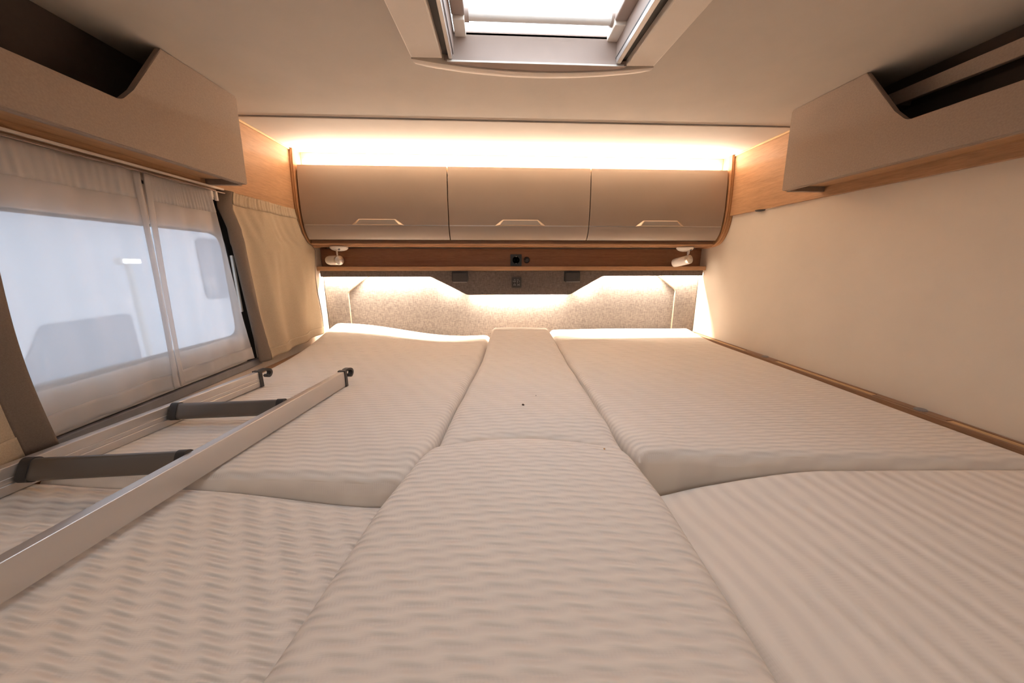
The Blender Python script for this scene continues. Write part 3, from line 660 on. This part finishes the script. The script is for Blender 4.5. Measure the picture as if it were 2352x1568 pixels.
# ---------------------------------------------------------------- ladder
la = thing('bunk_ladder', 'aluminium ladder lying on the left mattress, dark plastic hooks and brown rungs', 'ladder', (-.66, .7, -.39))
def rail_pts(p, q, y):
    t = (y-p[1])/(q[1]-p[1]); return p[0]+(q[0]-p[0])*t
RA0, RA1 = (-.857, .45), (-.762, 1.085)      # near-window rail, centre line
RB0, RB1 = (-.600, .22), (-.491, 1.075)     # inner rail
def side_rail(P, Q, zlo, zhi, grooves):
    d = (Vector((*Q, 0))-Vector((*P, 0))).normalized(); n = Vector((d.y, -d.x, 0)); start = Vector((*P, 0))-d*(.20 if grooves else .05); end = Vector((*Q, 0))
    hw = .0095; bm = bmesh.new()
    c = [(-hw, zlo), (hw, zlo), (hw, zhi), (-hw, zhi)]
    if grooves:
        zm = zlo+(zhi-zlo)*.36; c = [(-hw, zlo), (hw, zlo), (hw, zm-.0015), (hw-.0015, zm), (hw, zm+.0015), (hw, zm+.010), (hw-.0008, zm+.0108), (hw, zm+.0116), (hw, zhi), (-hw, zhi)]
    c = round_poly(c, [.002 if abs(q[1]-zlo) < 1e-6 or abs(q[1]-zhi) < 1e-6 else 0 for q in c], 3)
    a = [bm.verts.new(start+n*x+Vector((0, 0, z))) for x, z in c]; b = [bm.verts.new(end+n*x+Vector((0, 0, z))) for x, z in c]; k = len(c)
    bm.faces.new(a[::-1]); bm.faces.new(b)
    for i in range(k): bm.faces.new((a[i], a[(i+1) % k], b[(i+1) % k], b[i]))
    r = link('side_rail', bm, M['alu'], la, smooth=True, angle=20)
    # hook: collar + curved open claw
    zc = (zlo+zhi)/2; col = bmesh.new()
    ring_o = [(-hw-.0025, zlo-.002), (hw+.0025, zlo-.002), (hw+.0025, zhi+.0025), (-hw-.0025, zhi+.0025)]
    A_ = [col.verts.new(end-d*.006+n*x+Vector((0, 0, z))) for x, z in ring_o]; B_ = [col.verts.new(end+d*.006+n*x+Vector((0, 0, z))) for x, z in ring_o]
    col.faces.new(A_[::-1]); col.faces.new(B_)
    for i in range(4): col.faces.new((A_[i], A_[(i+1) % 4], B_[(i+1) % 4], B_[i]))
    hk = link('hook', col, M['dgrey'], la); hk['label'] = 'dark plastic hook'
    # claw profile in (along, z)
    path = [(0, zhi-.004), (.014, zhi-.001), (.030, zhi-.002), (.042, zhi-.008), (.045, zhi-.017), (.039, zhi-.025), (.031, zhi-.026), (.028, zhi-.020)]
    path = smooth_curve(path, 4); claw = bmesh.new(); prev = None
    for i, (s, z) in enumerate(path):
        p2 = path[min(i+1, len(path)-1)]; p1 = path[max(i-1, 0)]; tx, tz = p2[0]-p1[0], p2[1]-p1[1]; L = math.hypot(tx, tz); nx, nz = -tz/L, tx/L
        wv = .0038; cs = [(s+nx*wv, z+nz*wv, -hw*.8), (s+nx*wv, z+nz*wv, hw*.8), (s-nx*wv, z-nz*wv, hw*.8), (s-nx*wv, z-nz*wv, -hw*.8)]
        cur = [claw.verts.new(end+d*(q[0]+.004)+n*q[2]+Vector((0, 0, q[1]))) for q in cs]
        if prev:
            for k2 in range(4): claw.faces.new((prev[k2], prev[(k2+1) % 4], cur[(k2+1) % 4], cur[k2]))
        else: claw.faces.new(cur[::-1])
        prev = cur
    claw.faces.new(prev); link('claw', claw, M['dgrey'], hk, smooth=True)
ZL, ZH = -.384, -.336
side_rail(RA0, RA1, ZL, ZH, True); side_rail(RB0, RB1, ZL, ZH, False)
def rung(yl, yr):
    pa = Vector((rail_pts(RA0, RA1, yl)+.0105, yl, -.352)); pb = Vector((rail_pts(RB0, RB1, yr)-.0105, yr, -.352)); d = (pb-pa).normalized()
    n = Vector((-d.y, d.x, 0)); up_ = Vector((0, 0, 1))
    def bar(a, b, hw, hh, m, nm, par, rr):
        # flat oval tread, tilted so that its broad face looks towards the foot of the ladder
        bm = bmesh.new(); t = math.radians(62); e1 = n*math.cos(t)+up_*math.sin(t); e2 = n*-math.sin(t)+up_*math.cos(t)
        c = round_poly([(-hw, -hh), (hw, -hh), (hw, hh), (-hw, hh)], rr, 5)
        A_ = [bm.verts.new(a+e1*x+e2*y) for x, y in c]; B_ = [bm.verts.new(b+e1*x+e2*y) for x, y in c]; k = len(c)
        bm.faces.new(A_[::-1]); bm.faces.new(B_)
        for i in range(k): bm.faces.new((A_[i], A_[(i+1) % k], B_[(i+1) % k], B_[i]))
        return link(nm, bm, m, par, smooth=True, angle=50)
    r = bar(pa+d*.010, pb-d*.010, .0195, .0095, M['rung'], 'rung', la, .009)
    for a, b in ((pa, pa+d*.016), (pb-d*.016, pb)): bar(a, b, .0215, .0115, M['dgrey'], 'end_cap', r, .011)
rung(.820, .832); rung(.578, .590)
